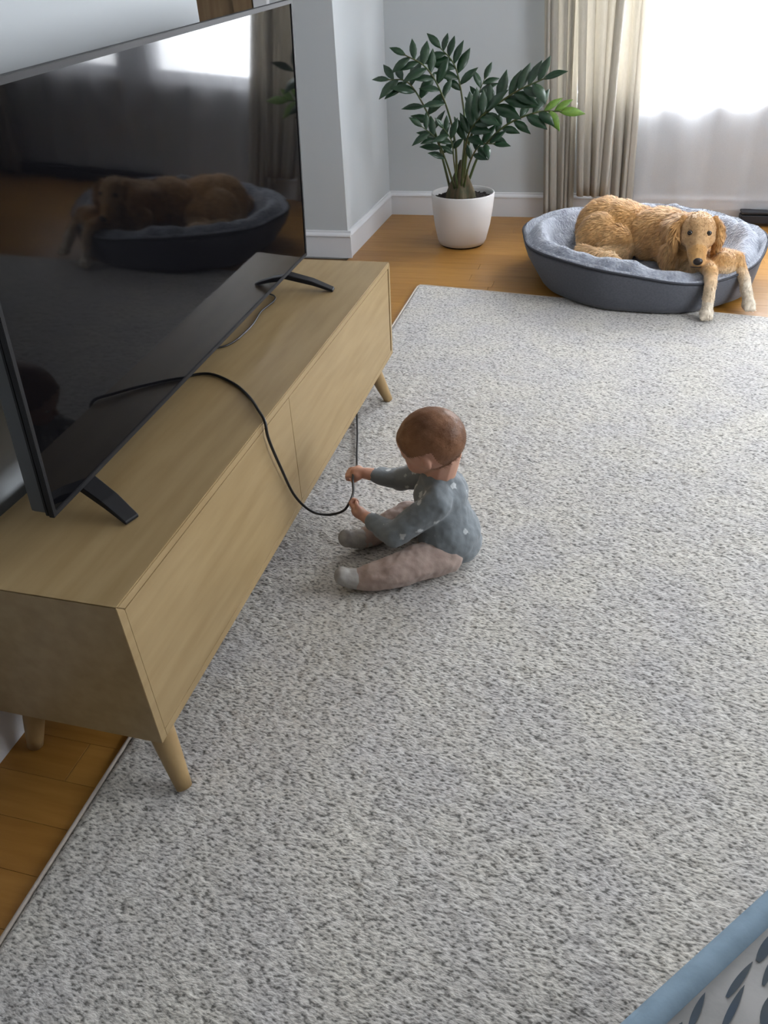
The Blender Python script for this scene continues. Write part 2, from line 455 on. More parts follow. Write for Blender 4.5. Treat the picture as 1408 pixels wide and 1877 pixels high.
# wooden door and white casing at the end of the hallway opening
d = empty('door_1', (-2.30, 4.40, 0)); tag(d, 'brown wooden door seen above the television', kind='structure')
box('door_stile', (-.47, -.035, .01), (-.36, -.002, 2.05), M_DOOR, d, .003)
box('door_stile', (.36, -.035, .01), (.47, -.002, 2.05), M_DOOR, d, .003)
box('door_stile', (-.05, -.035, .01), (.05, -.002, 2.05), M_DOOR, d, .003)
for z0, z1 in ((.01, .2), (.95, 1.08), (1.92, 2.05)):
    box('door_rail', (-.36, -.034, z0), (-.05, -.002, z1), M_DOOR, d, .003); box('door_rail', (.05, -.034, z0), (.36, -.002, z1), M_DOOR, d, .003)
for z0, z1 in ((.2, .95), (1.08, 1.92)):
    box('door_panel', (-.36, -.018, z0), (-.05, -.002, z1), M_DOOR, d, .002); box('door_panel', (.05, -.018, z0), (.36, -.002, z1), M_DOOR, d, .002)
box('door_handle', (-.43, -.085, .98), (-.41, -.035, 1.0), M_TVSIDE, d, .003)
tag(boxes('trim_1', [((-1.82, 4.36, 0), (-1.745, 4.40, 2.13)), ((-2.86, 4.36, 0), (-2.785, 4.40, 2.13)), ((-2.785, 4.36, 2.055), (-1.82, 4.40, 2.13))], M_TRIM), 'white door casing', kind='structure')

# ================================================================== RUG
def rug():
    x0, x1, yb, step = -.862, 1.55, -.55, .007
    nx = int((x1 - x0) / step); ny = int((3.93 - yb) / step)
    xs = np.linspace(x0, x1, nx); vv = np.linspace(0, 1, ny)
    X, V = np.meshgrid(xs, vv)
    far = 3.93 - .145 * (X + .855)
    Y = yb + (far - yb) * V
    rs = np.random.RandomState(3)
    h = rs.rand(ny, nx)
    h = (h + np.roll(h, 1, 1) + .6 * np.roll(h, 1, 0) + .4 * np.roll(h, (1, 1), (0, 1))) / 3
    h = (h - h.min()) / (h.max() - h.min())
    big = mn = None
    Z = .012 + .0075 * (h - .5)
    e = np.minimum.reduce([np.arange(nx)[None, :].repeat(ny, 0), (ny - 1 - np.arange(ny))[:, None].repeat(nx, 1)])
    Z = np.where(e < 1, .002, np.where(e < 2, .008, Z))
    v = np.stack([X.ravel(), Y.ravel(), Z.ravel()], 1).astype(np.float32)
    i = np.arange(ny * nx).reshape(ny, nx)
    f = np.stack([i[:-1, :-1], i[:-1, 1:], i[1:, 1:], i[1:, :-1]], -1).reshape(-1, 4).astype(np.int32)
    me = bpy.data.meshes.new('pile')
    me.vertices.add(len(v)); me.vertices.foreach_set('co', v.ravel())
    me.loops.add(f.size); me.loops.foreach_set('vertex_index', f.ravel())
    me.polygons.add(len(f)); me.polygons.foreach_set('loop_start', np.arange(0, f.size, 4, dtype=np.int32))
    me.update(calc_edges=True)
    r = empty('area_rug', (0, 2, 0))
    tag(r, 'large light grey flecked area rug under the baby', 'rug')
    o = link_mesh('pile', me, M_RUG, r, True); o.location = (0, -2, 0)
    c = Vector((x0, 3.93, .006)); cr = Vector((x1, 3.93 - .145 * (x1 + .855), .006))
    tube('edge_binding', [(x0 - .002, yb, .007), (x0 - .002, 2, .007), (x0 - .001, 3.90, .007), (x0 + .01, 3.93, .007), (x0 + .05, 3.927, .007), (0.3, 3.93 - .145 * 1.155, .007), cr], .0045, M_BIND, r, 8, 0)
rug()

# ================================================================== TV CABINET
CX0, CX1, CY0, CY1, CZ0, CZ1 = -1.085, -.700, .766, 2.690, .150, .513
cab = empty('tv_cabinet', (-.9, 1.73, 0))
tag(cab, 'low pale oak TV cabinet on splayed tapered legs', 'cabinet')
def cb(nm, lo, hi, m=M_OAK, bev=.0035, par=cab):
    base = cab.location
    return box(nm, Vector(lo) - base, Vector(hi) - base, m, par, bev)
T = .02
def prism_yz(nm, pts, x0, x1, bev=.0012):
    bm = bmesh.new()
    a = [bm.verts.new(Vector((x0, y_, z_)) - cab.location) for y_, z_ in pts]; b = [bm.verts.new(Vector((x1, y_, z_)) - cab.location) for y_, z_ in pts]
    k = len(pts)
    for i in range(k): bm.faces.new((a[i], a[(i + 1) % k], b[(i + 1) % k], b[i]))
    bm.faces.new(a[::-1]); bm.faces.new(b)
    bmesh.ops.recalc_face_normals(bm, faces=bm.faces)
    bmesh.ops.bevel(bm, geom=list(bm.edges), offset=bev, segments=2, affect='EDGES')
    return from_bm(nm, bm, M_OAK, cab)
# top and sides meet in mitred corners
prism_yz('top_panel', [(CY0, CZ1), (CY1, CZ1), (CY1 - T, CZ1 - T), (CY0 + T, CZ1 - T)], CX0, CX1, .0025)
cb('bottom_panel', (CX0, CY0 + T + .0002, CZ0), (CX1, CY1 - T, CZ0 + T), M_OAK, .001)
prism_yz('side_panel', [(CY0, CZ0), (CY0, CZ1), (CY0 + T, CZ1 - T), (CY0 + T, CZ0)], CX0, CX1, .0008)
prism_yz('side_panel', [(CY1, CZ0), (CY1, CZ1), (CY1 - T, CZ1 - T), (CY1 - T, CZ0)], CX0, CX1)
cb('back_panel', (CX0, CY0 + T, CZ0 + T), (CX0 + .008, CY1 - T, CZ1 - T), M_DARKGAP, 0)
cb('divider', (CX0 + .01, 1.59, CZ0 + T), (CX1 - .03, 1.61, CZ1 - T), M_DARKGAP, 0)
cb('door_front', (CX1 - .024, CY0 + T + .0001, CZ0 + T + .002), (CX1, 1.599, CZ1 - T - .0001), M_OAK, .0004)
cb('door_front', (CX1 - .024, 1.601, CZ0 + T + .002), (CX1, CY1 - T - .014, CZ1 - T - .0001), M_OAK, .0004)
for (tx, ty, fx, fy) in ((-.735, .812, -.682, .765), (-.735, 2.52, -.687, 2.545), (-1.04, .830, -1.068, .795), (-1.04, 2.60, -1.075, 2.64)):
    g = tube('leg', [(tx, ty, CZ0 + .002), ((tx + fx) / 2, (ty + fy) / 2, (CZ0) / 2 + .007), (fx, fy, .014 if fx > -.86 else .001)], [.028, .023, .017], M_OAKL, cab, 16, 3)

# ================================================================== TELEVISION
BL = Vector((-.904, .912, .570)); BR = Vector((-.954, 2.496, .5865))
u = (BR - BL).normalized(); n0 = Vector((u.y, -u.x, 0)).normalized(); tt = .05
up = Vector((0, 0, 1)) * math.cos(tt) + n0 * math.sin(tt); up = (up - u * up.dot(u)).normalized(); nn = u.cross(up)
W = (BR - BL).length
tv = empty('television', (-1.0, 1.73, CZ1))
tag(tv, 'large black flat screen television standing on the oak cabinet', 'television')
def tvp(a, b, c):   # along, up, out of the screen
    return BL + u * a + up * b + nn * c
Q = [(0, 0), (W, 0), (W - .005, .748), (.045, .690)]
def quad(ins):
    cx_ = sum(q[0] for q in Q) / 4; cy_ = sum(q[1] for q in Q) / 4
    return [(a + (ins if a < cx_ else -ins), b + (ins if b < cy_ else -ins)) for a, b in Q]
def slab(nm, ins, c0, c1, m, bev=0.0, hole=None, top=0.0):
    bm = bmesh.new()
    q = quad(ins); q = q[:2] + [(a, b - top) for a, b in q[2:]]
    f0 = [bm.verts.new(tvp(a, b, c0) - tv.location) for a, b in q]; f1 = [bm.verts.new(tvp(a, b, c1) - tv.location) for a, b in q]
    if hole is None:
        bm.faces.new(f0[::-1]); bm.faces.new(f1)
        for i in range(4): bm.faces.new((f0[i], f0[(i + 1) % 4], f1[(i + 1) % 4], f1[i]))
    else:
        qi = quad(hole)
        g0 = [bm.verts.new(tvp(a, b, c0) - tv.location) for a, b in qi]; g1 = [bm.verts.new(tvp(a, b, c1) - tv.location) for a, b in qi]
        for i in range(4):
            j = (i + 1) % 4
            bm.faces.new((f1[i], f1[j], g1[j], g1[i])); bm.faces.new((f0[j], f0[i], g0[i], g0[j]))
            bm.faces.new((f0[i], f0[j], f1[j], f1[i])); bm.faces.new((g0[j], g0[i], g1[i], g1[j]))
    if bev: bmesh.ops.bevel(bm, geom=list(bm.edges), offset=bev, segments=2, affect='EDGES')
    return from_bm(nm, bm, m, tv)
slab('housing', .004, -.048, -.008, M_TVSIDE, .004, None, .034)
slab('rear_cover', .001, -.016, -.008, M_TVPL, .002)
slab('bezel', 0, -.008, .003, M_TVPL, .001, .011)
slab('screen', .0105, -.007, .0005, M_SCREEN)
# lower back bulge with the electronics
bm = bmesh.new()
vs_ = [tvp(a, b, c) - tv.location for c in (-.050, -.085) for a, b in ((.25, .05), (W - .25, .05), (W - .25, .42), (.25, .42))]
vv_ = [bm.verts.new(p) for p in vs_]
for f in ((0, 1, 2, 3), (7, 6, 5, 4), (0, 4, 5, 1), (1, 5, 6, 2), (2, 6, 7, 3), (3, 7, 4, 0)): bm.faces.new([vv_[i] for i in f])
bmesh.ops.recalc_face_normals(bm, faces=bm.faces)
bmesh.ops.bevel(bm, geom=list(bm.edges), offset=.008, segments=2, affect='EDGES')
from_bm('back_cover', bm, M_TVPL, tv)
def foot(root, tip, back):
    bm = bmesh.new()
    for end, w0, w1 in ((Vector(tip), .044, .034), (Vector(back), .030, .024)):
        a = Vector(root); dirv = (end - a); hd = Vector((dirv.x, dirv.y, 0)).normalized(); s = Vector((-hd.y, hd.x, 0))
        pts = [(a, w0, .018), (a.lerp(end, .6) + Vector((0, 0, .005)), (w0 + w1) / 2, .015), (end, w1, .008)]
        rings = []
        for p, w_, h_ in pts:
            rings.append([bm.verts.new(p + s * (sx * w_ / 2) + Vector((0, 0, sz * h_ / 2)) - tv.location) for sx, sz in ((-1, -1), (1, -1), (1, 1), (-1, 1))])
        for r0, r1 in zip(rings, rings[1:]):
            for k in range(4): bm.faces.new((r0[k], r0[(k + 1) % 4], r1[(k + 1) % 4], r1[k]))
        bm.faces.new(rings[0][::-1]); bm.faces.new(rings[-1])
    bmesh.ops.recalc_face_normals(bm, faces=bm.faces)
    bmesh.ops.bevel(bm, geom=list(bm.edges), offset=.002, segments=1, affect='EDGES')
    from_bm('stand_foot', bm, M_TVPL, tv)
foot((-.935, 1.046, .572), (-.803, 1.000, .5175), (-1.05, 1.046, .5165))
foot((-.985, 2.330, .572), (-.813, 2.354, .5175), (-1.07, 2.31, .5165))

# ================================================================== CORDS
ZT = CZ1 + .0042
tag(tube('power_cord', [(-1.035, 1.50, ZT), (-1.02, 1.60, ZT), (-.955, 1.655, ZT), (-.86, 1.612, ZT), (-.785, 1.545, ZT), (-.730, 1.475, ZT + .002), (-.6955, 1.43, CZ1 + .002),
     (-.690, 1.425, .470), (-.688, 1.465, .365), (-.690, 1.53, .235), (-.668, 1.575, .155), (-.628, 1.60, .128), (-.584, 1.605, .142), (-.565, 1.612, .165),
     (-.565, 1.66, .172), (-.580, 1.71, .178), (-.592, 1.755, .180), (-.615, 1.84, .135), (-.655, 1.98, .05), (-.690, 2.10, .022), (-.74, 2.28, .022), (-.80, 2.45, .022), (-.89, 2.52, .02)],
     .0038, M_CORD, None, 8, 10), 'black power cord looping off the cabinet into the baby\'s hands', 'cord')
tag(tube('signal_cable', [(-1.03, 1.80, ZT), (-.975, 1.86, ZT), (-.968, 2.0, ZT), (-.985, 2.12, ZT), (-.98, 2.22, ZT), (-1.0, 2.27, ZT), (-1.06, 2.30, ZT)], .0028, M_CORD, None, 6, 8),
    'thin dark cable lying along the bottom edge of the television', 'cable')

# ================================================================== POTTED PLANT
PX, PY = -.757, 4.76
plant = empty('potted_plant', (PX, PY, 0))
tag(plant, 'leafy dark green plant in a round white pot by the wall', 'plant')
lathe('pot', [(0, .006), (.125, .006), (.140, .012), (.152, .035), (.172, .12), (.186, .22), (.193, .305), (.190, .311), (.184, .309), (.180, .29), (.17, .262), (0, .262)], M_POT, plant)
lathe('pot_foot', [(0, 0), (.128, 0), (.128, .008), (0, .008)], M_SOIL, plant, 40)
bm = bmesh.new(); bmesh.ops.create_grid(bm, x_segments=24, y_segments=24, size=.172)
rs = random.Random(8)
for v in list(bm.verts):
    if v.co.length > .173: bm.verts.remove(v)
    else: v.co.z = .283 + rs.uniform(-.007, .007)
from_bm('soil', bm, M_SOIL, plant, True)
# rootstock: fluted cone
bm = bmesh.new(); rings = []
for r, z in ((.088, .272), (.082, .31), (.066, .35), (.045, .40), (.026, .45), (.010, .49)):
    rings.append([bm.verts.new((-.012 + r * (1 + .14 * math.sin(5 * a + z * 9)) * math.cos(a), r * (1 + .14 * math.sin(5 * a + z * 9)) * math.sin(a), z)) for a in [2 * PI * k / 30 for k in range(30)]])
for a, b in zip(rings, rings[1:]):
    for k in range(30): bm.faces.new((a[k], a[(k + 1) % 30], b[(k + 1) % 30], b[k]))
bm.faces.new(rings[-1])
from_bm('rootstock', bm, M_ROOT, plant, True)

def leaf_mesh(nm, m):
    """unit long leaf along +y, folded along the midrib, drooping"""
    prof = [(0, .03), (.08, .075), (.25, .155), (.45, .19), (.65, .16), (.85, .075), (1.0, .003)]
    v = []; f = []
    for t, w in prof:
        z = -.16 * t * t
        v += [(-w, t, z + .05 * w * 3), (0, t, z), (w, t, z + .05 * w * 3)]
    for i in range(len(prof) - 1):
        a = 3 * i
        f += [(a, a + 1, a + 4, a + 3), (a + 1, a + 2, a + 5, a + 4)]
    k = len(v)
    v += [(x, y_, z - .012) for x, y_, z in v]
    f += [tuple(q + k for q in reversed(ff)) for ff in f]
    for i in range(len(prof) - 1):
        a = 3 * i
        f += [(a, a + 3, a + 3 + k, a + k), (a + 2, a + 2 + k, a + 5 + k, a + 5)]
    f += [(0, k, k + 1, 1), (1, k + 1, k + 2, 2)]
    me = bpy.data.meshes.new(nm); me.from_pydata(v, [], f); me.update(); me.materials.append(m)
    me.polygons.foreach_set('use_smooth', [True] * len(me.polygons))
    return me
LEAF = leaf_mesh('leaf', M_LEAF); LEAFY = leaf_mesh('leaf_young', M_LEAFY)
lr = random.Random(21)
def frond(pts, start, count, size, rad=.0085, ydep=0.0, tipyoung=0, seg=10, droop=0.0):
    P = catmull([Vector((p[0], PY + p[1], p[2])) for p in pts], seg)
    rads = np.linspace(rad, rad * .35, len(P)).tolist()
    bm = bmesh.new(); add_tube(bm, local(plant, P), rads, 7)
    st = from_bm('stem', bm, M_STEM, plant, True)
    for k in range(count):
        t = start + (1 - start) * (k + .5) / count
        f_ = t * (len(P) - 1); i = min(int(f_), len(P) - 2)
        p = P[i].lerp(P[i + 1], f_ - i); tg = (P[i + 1] - P[i]).normalized()
        side = tg.cross(Vector((0, -.75, .66))).normalized()
        if side.length < .1: side = Vector((1, 0, 0))
        sg = 1 if k % 2 else -1
        d_ = (side * sg * lr.uniform(.75, 1.0) + tg * lr.uniform(.45, .8) + Vector((lr.uniform(-.15, .15), lr.uniform(-.35, .25), lr.uniform(-.15, .25)))).normalized()
        if k == count - 1: d_ = tg
        nrm = Vector((lr.uniform(-.3, .3), -.75 + lr.uniform(-.25, .25), .62))
        nrm = (nrm - d_ * nrm.dot(d_)).normalized()
        xx = d_.cross(nrm)
        mt = Matrix((xx, d_, nrm)).transposed().to_4x4()
        s = 1.18 * size * lr.uniform(.8, 1.2) * (1 - .25 * abs(2 * (k + .5) / count - 1))
        young = k >= count - tipyoung
        lf = link_mesh('leaf', LEAFY if young else LEAF, None, st)
        lf.matrix_local = Matrix.Translation(p - plant.location) @ mt @ Matrix.Diagonal((s, s, s, 1))
frond([(-.830, .02, .28), (-.885, .0, .50), (-.955, -.02, .71), (-1.075, -.03, .895), (-1.20, -.05, .92)], .36, 13, .135)
frond([(-.792, -.02, .35), (-.803, -.04, .59), (-.864, -.06, .81), (-.960, -.08, .97), (-1.09, -.10, 1.045)], .46, 12, .130)
frond([(-.779, .03, .36), (-.764, .08, .61), (-.790, .12, .79), (-.840, .14, .96), (-.935, .15, 1.06)], .55, 11, .125)
frond([(-.752, -.02, .36), (-.722, -.06, .58), (-.640, -.12, .73), (-.470, -.16, .85), (-.295, -.2, .925)], .34, 18, .150, .0095)
frond([(-.735, .03, .35), (-.660, .04, .53), (-.525, .03, .665), (-.350, .02, .735), (-.205, .0, .742)], .30, 14, .135, .0085, tipyoung=4)
frond([(-.745, -.05, .35), (-.70, -.13, .50), (-.635, -.19, .60), (-.545, -.23, .615)], .34, 8, .115, .007)
frond([(-.800, -.05, .34), (-.845, -.10, .50), (-.895, -.13, .62), (-.985, -.16, .70)], .34, 9, .105, .007)
frond([(-.765, .05, .38), (-.745, .10, .62), (-.715, .16, .78), (-.670, .2, .90)], .55, 7, .090, .006)
frond([(-.757, -.06, .36), (-.735, -.12, .55), (-.690, -.18, .68), (-.600, -.21, .78)], .46, 10, .145, .008)
frond([(-.780, -.07, .35), (-.790, -.14, .50), (-.800, -.18, .62), (-.845, -.22, .70)], .42, 7, .100, .006)

# ================================================================== CURTAINS
def drape(name, top, bot, y_c, z0, z1, folds, amp, m, label, cat, seed=1, nz=26, group=None, th=.0016, flat=0.0):
    """cloth hanging from x range `top` at z1 to x range `bot` at z0"""
    rr = random.Random(seed); nxs = folds * 12
    ph = [rr.uniform(-.5, .5) for _ in range(6)]
    v = []; f = []
    for j in range(nz + 1):
        t = j / nz; z = z1 + (z0 - z1) * t
        for i in range(nxs + 1):
            s = i / nxs
            a = 2 * PI * folds * s
            yo = amp * (math.sin(a + ph[0]) + .45 * math.sin(a * .53 + ph[1] * 6) + .25 * math.sin(2.3 * a + ph[2] * 6 + t * 1.5)) * (.75 + .35 * t)
            xo = amp * .5 * math.cos(a + ph[3]) + .008 * math.sin(3 * t + 9 * s)
            x = (top[0] * (1 - t) + bot[0] * t) * (1 - s) + (top[1] * (1 - t) + bot[1] * t) * s + xo
            v.append((x, y_c + yo, z))
    for j in range(nz):
        for i in range(nxs):
            a = j * (nxs + 1) + i
            f.append((a, a + 1, a + nxs + 2, a + nxs + 1))
    o = pydata(name, v, f, m, None, True)
    if th:
        md = o.modifiers.new('cloth', 'SOLIDIFY'); md.thickness = th
    return tag(o, label, cat, group)
drape('curtain', (-.50, -.25), (-.300, -.10), 5.335, .03, 2.40, 5, .016, M_DRAPE, 'floor length beige curtain panel hanging nearest the plant', 'curtain', 3)
drape('curtain', (-.33, .03), (-.085, .10), 5.275, .185, 2.40, 5, .026, M_DRAPE, 'shorter beige curtain panel whose hem ends above the dog bed', 'curtain', 5)
drape('curtain', (-.06, .12), (.08, .275), 5.355, .06, 2.40, 4, .018, M_DRAPE, 'slim beige curtain panel beside the white sheer', 'curtain', 11)
drape('curtain', (2.02, 2.40), (2.02, 2.42), 5.31, .03, 2.40, 5, .026, M_DRAPE, 'beige curtain panel at the far right end of the windows', 'curtain', 6)
drape('sheer_curtain', (.05, 2.25), (.10, 2.25), 5.395, .085, 2.40, 8, .012, M_SHEER, 'white translucent sheer curtain glowing in front of the window', 'curtain', 9, th=0)
rod = empty('curtain_rod', (.9, 5.34, 2.42)); tag(rod, 'curtain rod above the sheer curtain', 'curtain rod')
tube('pole', [(-.75, 5.34, 2.42), (.9, 5.34, 2.42), (2.5, 5.34, 2.42)], .012, M_TVPL, rod, 12, 2)
for x in (-.77, 2.52):
    bm = bmesh.new(); _sph(bm, Vector((x, 5.34, 2.42)) - rod.location, .025); from_bm('finial', bm, M_TVPL, rod, True)
# dark low convector under the windows
ht = empty('baseboard_heater', (1.2, 5.40, 0)); tag(ht, 'dark low baseboard heater under the sheer curtain', 'heater')
box('casing', (-.25, -.085, .02), (1.0, .0, .070), M_HEAT, ht, .006)
box('casing_lip', (-.25, -.09, .078), (1.0, -.0, .092), M_HEAT, ht, .003)
for x in (-.2, .4, .95): box('bracket', (x - .015, -.07, 0), (x + .015, -.01, .085), M_HEAT, ht, .002)

# ================================================================== DOG BED
bed = empty('dog_bed', (.28, 4.215, .014))
tag(bed, 'round grey dog bed with plush lining by the window', 'dog bed')
NB = 96
def bed_rim(th):
    """rim height: pressed down at the front right, where the dog leans on it"""
    d_ = (math.degrees(th) - 303 + 180) % 360 - 180
    return .235 - .075 * math.exp(-(d_ / 42) ** 2)
def bed_ring(scale_r, zf, jit=0.0, seed=0, dx=0.0):
    out = []
    for k in range(NB):
        th = 2 * PI * k / NB
        rx, ry = .622 * scale_r, .620 * scale_r
        w = 1 + .012 * math.sin(5 * th + 1) + .010 * math.sin(9 * th)
        j = jit * mnoise.noise(Vector((math.cos(th) * 7 * scale_r, math.sin(th) * 7 * scale_r, seed)))
        c_ = math.cos(th)
        out.append((rx * w * c_ + dx * max(0, -c_), ry * w * math.sin(th), zf(th) + j))   # the left flank flares outwards
    return out
def loft(nm, rings, m, cap0=True, cap1=True):
    v = [p for r in rings for p in r]; f = []
    for j in range(len(rings) - 1):
        for k in range(NB):
            f.append((j * NB + k, j * NB + (k + 1) % NB, (j + 1) * NB + (k + 1) % NB, (j + 1) * NB + k))
    if cap0: f.append(tuple(reversed(range(NB))))
    if cap1: f.append(tuple(range((len(rings) - 1) * NB, len(rings) * NB)))
    return pydata(nm, v, f, m, bed, True)
H = bed_rim
loft('side_wall', [bed_ring(.92, lambda t: .002, 0, 0, .10), bed_ring(.945, lambda t: .006, 0, 0, .095), bed_ring(.962, lambda t: .028, 0, 0, .08), bed_ring(.976, lambda t: H(t) * .38, .006, 1, .045), bed_ring(.985, lambda t: H(t) * .6, .006, 2, .015), bed_ring(.995, lambda t: H(t) * .82, .004, 3), bed_ring(.992, lambda t: H(t) * .93), bed_ring(.90, lambda t: H(t) * .55), bed_ring(.6, lambda t: .02)], M_BEDSIDE)
ins = [bed_ring(.990, lambda t: H(t) * .93), bed_ring(.975, lambda t: H(t) * .99, .01, 4)]
for q in np.linspace(.95, .04, 34):
    def zf(t, q=q):
        if q > .74: 
            k = (q - .84) / .11
            return .08 + (H(t) + .012 - .08) * max(0, 1 - .35 * max(0, k) ** 2 - .75 * max(0, -k) ** 2)
        k2 = (q - .84) / .11
        base = .08 + (H(t) + .012 - .08) * max(0, 1 - .75 * (.10 / .11) ** 2 - (.74 - q) * 1.9)
        return base
    ins.append(bed_ring(q, zf, .028, 5))
loft('plush_lining', ins, M_PLUSH, False, True)
pr = [Vector(p) + bed.location for p in bed_ring(.997, lambda t: H(t) * .93)]
bm = bmesh.new(); add_tube(bm, local(bed, pr + [pr[0]]), .0055, 6); from_bm('piping', bm, M_PIPE, bed, True)

# ================================================================== DOG
dog = empty('dog', (.35, 4.2, .09))
tag(dog, 'golden retriever lying in the grey bed with front paws hanging over', 'dog')
M_COAT = bpy.data.materials.new('golden_coat'); M_COAT.use_nodes = True
N, L, B = nodes_of(M_COAT)
B.inputs['Roughness'].default_value = .65; B.inputs['Specular IOR Level'].default_value = .25; B.inputs['Sheen Weight'].default_value = .2
at = N.new('ShaderNodeAttribute'); at.attribute_name = 'coat'
tc = N.new('ShaderNodeTexCoord'); nz = N.new('ShaderNodeTexNoise'); nz.inputs['Scale'].default_value = 34; nz.inputs['Detail'].default_value = 4
L.new(tc.outputs['Object'], nz.inputs['Vector'])
rp = N.new('ShaderNodeValToRGB'); rp.color_ramp.elements[0].position = .3; rp.color_ramp.elements[1].position = .7
rp.color_ramp.elements[0].color = (.78, .74, .68, 1); rp.color_ramp.elements[1].color = (1.12, 1.1, 1.06, 1)
mu = N.new('ShaderNodeMixRGB'); mu.blend_type = 'MULTIPLY'; mu.inputs[0].default_value = 1
L.new(nz.outputs['Fac'], rp.inputs['Fac']); L.new(at.outputs['Color'], mu.inputs[1]); L.new(rp.outputs['Color'], mu.inputs[2]); L.new(mu.outputs[0], B.inputs['Base Color'])
bp = N.new('ShaderNodeBump'); bp.inputs['Strength'].default_value = .5; bp.inputs['Distance'].default_value = .008
L.new(nz.outputs['Fac'], bp.inputs['Height']); L.new(bp.outputs['Normal'], B.inputs['Normal'])

HC = Vector((.517, 3.890, .348))     # skull centre
NO = Vector((.524, 3.748, .236))     # nose tip
body_prims = [
    ('e', (.10, 4.40, .215), (.155, .150, .158), (0, 0, .2)),
    ('e', (.17, 4.37, .225), (.17, .150, .142)),
    ('e', (.085, 4.29, .195), (.130, .115, .130), (.1, -.3, .2)),          # near haunch
    ('e', (.155, 4.22, .175), (.125, .085, .100), (0, .25, -.15)),
    ('e', (.650, 3.830, .200), (.062, .062, .062)), ('e', (.455, 3.985, .190), (.085, .085, .085)),    # chest ruff
    ('l', [(.20, 4.16, .14), (.09, 4.10, .150), (-.01, 4.125, .168)], [.045, .033, .030]),   # near hind shank
    ('l', [(-.015, 4.125, .168), (.06, 4.060, .162), (.155, 4.025, .155)], [.030, .028, .027]),  # hind foot
    ('e', (.24, 4.38, .205), (.17, .140, .135)),
    ('e', (.38, 4.27, .215), (.165, .160, .140), (0, 0, -.5)),
    ('e', (.46, 4.16, .215), (.125, .150, .125)),                           # ribs and withers
    ('e', (.53, 4.03, .190), (.115, .110, .110)),                           # forechest
    ('e', (.575, 3.93, .165), (.090, .080, .080)),
    ('l', [(.46, 4.17, .24), (.50, 4.02, .275), HC], [.115, .105, .080]),    # neck
    ('e', HC, (.082, .085, .075)),
    ('e', HC + Vector((0, -.03, .028)), (.060, .055, .042)),                # forehead
    ('e', HC + Vector((-.035, -.035, -.03)), (.042, .05, .045)), ('e', HC + Vector((.04, -.035, -.03)), (.042, .05, .045)),
    ('l', [HC + Vector((0, -.045, -.015)), NO + Vector((0, .03, .012)), NO + Vector((0, .006, -.002))], [.058, .041, .030]),   # muzzle
    ('l', [HC + Vector((0, -.02, -.06)), NO + Vector((-.002, .035, -.022))], [.045, .027]),   # jaw
    ('l', [(.510, 3.99, .160), (.570, 3.84, .185), (.586, 3.705, .208), (.588, 3.638, .160), (.588, 3.606, .074)], [.070, .044, .034, .030, .027]),  # foreleg
    ('e', (.588, 3.598, .046), (.033, .040, .026)),
    ('l', [(.60, 4.00, .17), (.66, 3.92, .205), (.712, 3.858, .225), (.755, 3.790, .150), (.784, 3.755, .066)], [.065, .048, .036, .028, .026]),
    ('e', (.790, 3.738, .048), (.032, .038, .028)),
    ('l', [(.02, 4.50, .19), (.0, 4.60, .16), (.08, 4.66, .15), (.20, 4.68, .15)], [.06, .045, .04, .03]),     # tail
]
for k in (-1, 0, 1):   # toes
    body_prims.append(('l', [(.588 + .017 * k, 3.592, .042), (.588 + .020 * k, 3.566, .032)], [.0135, .0115]))
    body_prims.append(('l', [(.790 + .016 * k, 3.729, .042), (.796 + .018 * k, 3.702, .034)], [.0135, .0115]))
    body_prims.append(('l', [(.15, 4.022 + .016 * k, .153), (.178, 4.016 + .016 * k, .148)], [.0125, .011]))
GOLD = np.array((.58, .315, .105)); LIGHT = np.array((.74, .54, .32)); CREAM = np.array((.80, .73, .63)); DEEP = np.array((.40, .20, .075)); FACE = np.array((.56, .36, .19))
def coat_col(p):
    """coat pattern in world position: gold back, cream feet, paler chest and haunch fringe"""
    c = GOLD.copy()
    z = p.z
    n_ = .5 + .5 * mnoise.noise(Vector(p) * 9)
    c = c * (1 - .55 * n_) + LIGHT * .55 * n_
    if p.y < 3.80 and z < .22 and p.x > .5 and (p - NO).length > .06:       # fore paws
        t = min(1, max(0, (.22 - z) / .08)); c = c * (1 - t) + CREAM * t
    if p.y < 4.17 and p.x < .3 and z < .20: c = c * .4 + LIGHT * .6
    dh = (p - HC).length
    if dh < .13 and p.y < 3.90:
        c = c * .2 + FACE * .8
        if (p - NO).length < .07: c = FACE * .6 + CREAM * .35 * .8
    if .45 < p.x < .75 and p.y < 3.97 and .1 < z < .2 and dh > .15: c = c * .5 + LIGHT * .5
    if abs(p.x - .34) < .06 and p.y < 4.16: c = c * .6 + DEEP * .4
    return c
dbody = blob('body', body_prims, .0058, M_COAT, dog, 12, lambda co: .004 * mnoise.noise(co * 22))
def colour(o, fn, off):
    me = o.data
    a = me.color_attributes.new('coat', 'FLOAT_COLOR', 'POINT')
    d_ = np.ones((len(me.vertices), 4), np.float32)
    for i, v in enumerate(me.vertices):
        d_[i, :3] = fn(v.co + off)
    a.data.foreach_set('color', d_.ravel())
colour(dbody, coat_col, dog.location)
